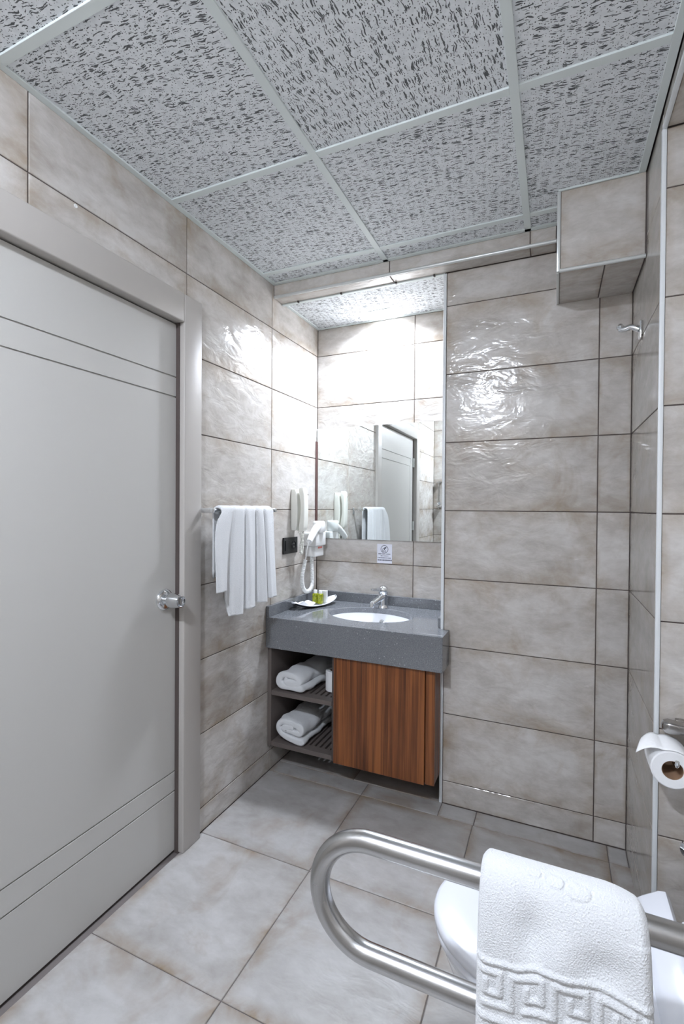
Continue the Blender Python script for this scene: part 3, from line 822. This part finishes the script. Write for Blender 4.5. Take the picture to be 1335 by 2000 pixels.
# ------------------------------------------------------------------ robe hook, wall plug
hk = thing('robe_hook', 'chrome robe hook high on the narrow right wall', 'hook', (XR, -.22, 1.955))
MB().box(XR-.009, XR-.0005, -.238, -.202, 1.922, 1.984, .004, 3).build('plate', CHROME, hk, True)
MB().tube(smooth([(XR-.008, -.22, 1.956), (XR-.030, -.215, 1.972), (XR-.050, -.207, 1.966), (XR-.064, -.2, 1.972)], 2), .0105, 16).build('arm', CHROME, hk, True)
MB().lathe([(.0095, 0), (.0125, .003), (.0125, .010), (.009, .012), (.006, .018), (0, .019)], (XR-.063, -.2, 1.971), (0, 0, 1), 20).build('knob', CHROME, hk, True)
wpg = MB().lathe([(.006, 0), (.006, .0015), (.0035, .002), (.003, .0005), (0, .0005)], (.0002, -1.172, 2.222), (1, 0, 0), 20).build('wall_plug', PLASTIC, None, True)
tag(wpg, 'small plastic wall plug in the tile above the door', 'wall plug')

# shower rail on the wall behind the viewer (seen in the mirror)
sh = thing('shower_rail', 'short vertical chrome shower rail seen reflected in the mirror', 'shower rail', (.070, YB, 1.33))
MB().cyl((.070, YB+.045, 1.325), (.070, YB+.045, 1.645), .010, 18).build('rail', DKCHROME, sh, True)
for z in (1.345, 1.632):
    MB().box(.048, .098, YB+.0005, YB+.060, z-.010, z+.010, .003, 2).build('bracket', DKCHROME, sh, True)
MB().lathe([(.014, 0), (.020, .02), (.014, .03)], (.075, YB+.065, 1.375), (.3, .6, .3), 20).build('slider', CHROME, sh, True)

# ------------------------------------------------------------------ toilet paper on the pilaster
HX, HZ = 1.594, .657
hl = thing('toilet_paper_holder', 'chrome toilet paper holder on the tiled pilaster', 'paper holder', (1.63, YP, .74))
rg = [rrect(0, 0, 0, .009, .013, .006)]
def hold(x, hz, hy, cz=.737): return [(x, -.585+a, cz+b) for a, b, _ in rrect(0, 0, 0, hy, hz, min(hy, hz)*.6)]
MB().loft([hold(1.583, .006, .006), hold(1.588, .014, .015), hold(1.600, .017, .020), hold(1.625, .0135, .020), hold(1.70, .0135, .020), hold(1.712, .008, .012)]).build('cover_bar', DKCHROME, hl, True)
MB().box(1.62, 1.68, YP-.019, YP-.0006, .722, .752, .003, 2).build('wall_plate', DKCHROME, hl, True)
MB().tube(smooth([(1.668, -.585, .735), (1.672, -.578, .70), (1.655, -.566, .680), (HX+.008, -.564, .672), (HX+.006, -.60, .672), (HX+.006, -.660, .672), (HX+.006, -.688, .674), (HX+.006, -.692, .690)], 3), .0052, 14).build('roll_arm', CHROME, hl, True)
tp = thing('toilet_paper_roll', 'white toilet paper roll with a loose sheet, hanging on the pilaster', 'toilet paper', (HX, -.62, HZ))
roll_mesh(MB(), (HX, -.673, HZ), (0, 1, 0), .049, .0245, .098).build('paper', PAPER, tp, True)
MB().lathe([(.0243, 0), (.0243, .096), (.0232, .096), (.0232, 0), (.0243, 0)], (HX, -.672, HZ), (0, 1, 0), 36, False, False).build('core', CARDB, tp, True)
def sheet(u, v):
    y = -.673+.098*v
    if u < .45:
        a = math.radians(35+75*u/.45); r = .0505+.001*u
        x, z = HX+r*math.cos(a), HZ+r*math.sin(a)
    else:
        t = (u-.45)/.55
        a = math.radians(110); x0, z0 = HX+.0510*math.cos(a), HZ+.0510*math.sin(a)
        x = x0-(.064-.026*v)*t; z = z0+.006*math.sin(t*PI*.9)-.022*t**2+.004*math.sin(v*3)*t
    return Vector((x, y+.004*t if u >= .45 else y, z))
o = MB().grid(sheet, 30, 8).build('loose_sheet', PAPER, tp, True, 0); so = o.modifiers.new('t', 'SOLIDIFY'); so.thickness = .0012; so.offset = 1

# bidet valve
bv = thing('bidet_valve', 'chrome angle valve low on the pilaster at the right edge', 'valve', (1.662, YP, .39))
MB().lathe([(.026, 0), (.026, .004), (.018, .009), (.012, .011), (.012, .030)], (1.662, YP-.0005, .39), (0, -1, 0), 30).build('escutcheon', CHROME, bv, True)
MB().lathe([(.019, 0), (.021, .003), (.021, .020), (.018, .024), (0, .024)], (1.662, YP-.0315, .39), (0, -1, 0), 30).build('knob', CHROME, bv, True)

# ------------------------------------------------------------------ toilet
tl = thing('toilet', 'white toilet with closed lid behind the steel grab rail', 'toilet', (1.35, -1.04, 0))
TY, XF = -1.038, 1.062
def dshape(x0, x1, hw, z, n=40, tipr=None, rear=.10):
    """outline: half ellipse in front (towards -X), straight sides, rounded rear corners"""
    pts = []; L = tipr or .26
    for i in range(n+1):
        a = PI/2+PI*i/n
        c, s = math.cos(a), math.sin(a)
        pts.append((x0+L+L*c, TY+hw*math.copysign(abs(s)**.92, s), z))
    r = min(rear, hw*.6)
    for i in range(9):
        a = -PI/2+PI/2*i/8; pts.append((x1-r+r*math.cos(a), TY-hw+r+r*math.sin(a), z))
    for i in range(9):
        a = PI/2*i/8; pts.append((x1-r+r*math.cos(a), TY+hw-r+r*math.sin(a), z))
    return pts
pan = []
for z, x0, x1, hw in ((.0, 1.20, 1.70, .105), (.012, 1.195, 1.70, .11), (.10, 1.19, 1.69, .105), (.20, 1.165, 1.66, .115), (.28, 1.125, 1.62, .140), (.335, 1.09, 1.60, .162), (.372, 1.078, 1.59, .170), (.380, 1.083, 1.585, .165)):
    pan.append(dshape(x0, x1, hw, z, rear=.04, tipr=.22))
MB().loft(pan).build('pan', CERAM, tl, True, 50)
sg = [dshape(1.070, 1.50, .174, .3815), dshape(1.066, 1.50, .178, .386), dshape(1.066, 1.50, .178, .397), dshape(1.070, 1.50, .174, .401)]
MB().loft(sg).build('seat', SEATP, tl, True, 60)
lg = [dshape(1.068, 1.505, .176, .4035, rear=.04), dshape(1.0615, 1.508, .1805, .408, rear=.04), dshape(1.0615, 1.508, .1805, .422, rear=.04), dshape(1.065, 1.505, .177, .4275, rear=.04), dshape(1.072, 1.50, .170, .4305, rear=.04), dshape(1.13, 1.47, .12, .4325, rear=.04)]
MB().loft(lg).build('lid', SEATP, tl, True, 60)
# raised hinge cover behind the lid
hc = [(1.488, .402), (1.488, .436), (1.500, .446), (1.533, .468), (1.545, .470), (1.553, .460), (1.566, .402)]
def hcr(y, k): 
    cx = sum(a for a, _ in hc)/len(hc); cz = sum(b for _, b in hc)/len(hc)
    return [(cx+(a-cx)*k, y, .402+(b-.402)*k if b > .41 else b) for a, b in hc]
MB().loft([hcr(TY-.178, .55), hcr(TY-.174, .9), hcr(TY-.166, 1), hcr(TY+.166, 1), hcr(TY+.174, .92), hcr(TY+.178, .6)]).build('hinge_cover', SEATP, tl, True, 50)
MB().box(1.570, XW-.004, TY-.185, TY+.165, .30, .425, .015, 4).build('rear_deck', CERAM, tl, True)

# pedal bin behind the toilet
bn = thing('pedal_bin', 'chrome pedal bin with dark rim between toilet and tiled wall', 'bin', (1.462, -.742, 0))
MB().lathe([(.090, .0), (.094, .004), (.094, .262), (.090, .264), (.0, .264)], (1.462, -.742, .001), (0, 0, 1), 44).build('body', CHROME, bn, True)
MB().lathe([(.094, .2645), (.099, .268), (.099, .284), (.094, .287), (0, .287)], (1.462, -.742, .001), (0, 0, 1), 44).build('rim', BLACK, bn, True)
MB().lathe([(.090, .2875), (.086, .297), (.05, .306), (.0, .309)], (1.462, -.742, .001), (0, 0, 1), 44).build('lid', CHROME, bn, True)

# ------------------------------------------------------------------ grab rail
gr = thing('grab_rail', 'large brushed steel U shaped grab rail in the foreground', 'grab rail', (XW, -1.3735, .65))
GY, GZ1, GZ0, GR = -1.3735, .7505, .5528, .0182
gm = (GZ1+GZ0)/2; gr_ = (GZ1-GZ0)/2; gc = .9235+gr_
path = [(XW-.012, GY, GZ1)]+[(XW-.012-(XW-.012-gc)*i/12, GY, GZ1) for i in range(1, 13)]
path += [(gc+gr_*math.cos(PI/2+PI*i/28), GY, gm+gr_*math.sin(PI/2+PI*i/28)) for i in range(1, 29)]
path += [(gc+(XW-.012-gc)*i/12, GY, GZ0) for i in range(1, 13)]
MB().tube(path, GR, 36).build('tube', STEEL, gr, True, 60)
MB().box(XW-.012, XW-.0006, GY-.05, GY+.05, GZ0-.06, GZ1+.06, .003, 2).build('wall_flange', STEEL, gr)

# towel on the grab rail with embossed meander
def rail_towel():
    # cross-section (Y, Z) from the front hem over the rail to the back hem
    prof = [(-1.418, .250), (-1.424, .40), (-1.429, .56), (-1.427, .66), (-1.419, .72), (-1.408, .762), (-1.392, .783), (-1.372, .790), (-1.348, .785), (-1.326, .768), (-1.312, .742), (-1.306, .70), (-1.306, .60), (-1.310, .42)]
    P = [Vector((0, a, b)) for a, b in prof]
    for _ in range(3):
        Q = [P[0]]
        for a, b in zip(P[:-1], P[1:]): Q += [a.lerp(b, .25), a.lerp(b, .75)]
        P = Q+[P[-1]]
    S = [0]
    for a, b in zip(P[:-1], P[1:]): S.append(S[-1]+(b-a).length)
    L = S[-1]
    def pt(s):
        s = max(0, min(L, s))
        for i in range(len(P)-1):
            if s <= S[i+1]:
                d = (P[i+1]-P[i]).normalized(); return P[i].lerp(P[i+1], (s-S[i])/(S[i+1]-S[i])), d
        return P[-1], (P[-1]-P[-2]).normalized()
    # meander, in towel coordinates (metres): x from left edge, s from the front hem
    # band between s=.30 (bottom) and s=.425 (top line), slanting like the border line of the photo
    segs = []
    KW, KH, KS = .056, .046, .372
    for k in range(-1, 5):
        o = .050+k*KW
        pts = [(0, 0), (0, 1), (.72, 1), (.72, .36), (.36, .36), (.36, .68)]
        segs += [((o+a*KW, KS+b*KH), (o+c*KW, KS+d*KH)) for (a, b), (c, d) in zip(pts[:-1], pts[1:])]
        segs.append(((o+.30*KW, KS), (o+KW, KS)))
    segs.append(((-.01, .432), (.26, .432))); segs.append(((-.01, .352), (.26, .352)))
    bx = [0, .02, .05, .09, .11, .15, .23]; bo = [-.013, -.013, -.010, .001, .004, .007, -.004]
    def off(x):
        for a in range(len(bx)-1):
            if x <= bx[a+1]:
                q = (x-bx[a])/(bx[a+1]-bx[a]); q = q*q*(3-2*q); return bo[a]+(bo[a+1]-bo[a])*q
        return bo[-1]
    def dseg(x, s, a, b):
        dx, ds = b[0]-a[0], b[1]-a[1]; q = dx*dx+ds*ds
        t = 0 if q < 1e-12 else max(0, min(1, ((x-a[0])*dx+(s-a[1])*ds)/q))
        return math.hypot(x-a[0]-t*dx, s-a[1]-t*ds)
    discs = [(.078, .552, .011, .0085), (.108, .548, .0125, .0105), (.138, .543, .018, .012)]
    W = .226
    nu, nv = 210, 480
    def f(u, v):
        s = v*L; p, d = pt(s); nrm = Vector((0, d.z, -d.y))
        nrm = -nrm if nrm.y > 0 and s < .3 else nrm
        nrm = Vector((0, -d.z, d.y))
        x = u*W
        front = s < .62
        h = 0
        if .30 < s < .48:
            so_ = s-off(x)
            D = min(dseg(x, so_, a, b) for a, b in segs)
            if D < .0050: h += .0036*(1-(D/.0050)**2)**.5
            if .352 < so_ < .430: h -= .0010
        for cx, cs, rx, rs in discs:
            q = math.hypot((x-cx)/rx, (s-cs)/rs)
            if q < 1: h += .0016*min(1, (1-q)*6)
            h -= .0014*math.exp(-((q-1.06)/.09)**2)
        # soft dents and waves
        if s < .60:
            h += .010*math.exp(-(((x-.118)/.040)**2+((s-.455)/.035)**2))
            h -= .014*math.exp(-(((x-.078)/.022)**2+((s-.470)/.035)**2))
            h -= .009*math.exp(-(((x-.165)/.035)**2+((s-.458)/.022)**2))
            h += .004*math.sin(x*38+s*9)*max(0, 1-s/.55)
        ex = 1.2085+x*(.232-.010)/.226+.016*(1-min(1, s/.56))*(u-.2)
        # edges roll down
        e = min(u, 1-u)
        if e < .055: h -= .011*(1-e/.055)**2
        if u > .75 and s > .50:
            k = (u-.75)/.25; h -= .012*k*k*math.exp(-((s-.58)/.07)**2)
        return Vector((ex, p.y+nrm.y*h, p.z+nrm.z*h))
    mb = MB(); mb.grid(f, nu, nv)
    o = mb.build('face_towel', TERRY, None, True, 0)
    so = o.modifiers.new('thick', 'SOLIDIFY'); so.thickness = .009; so.offset = -1
    return tag(o, 'white towel with an embossed key border, draped over the foreground grab rail', 'towel')
rt_ = rail_towel()
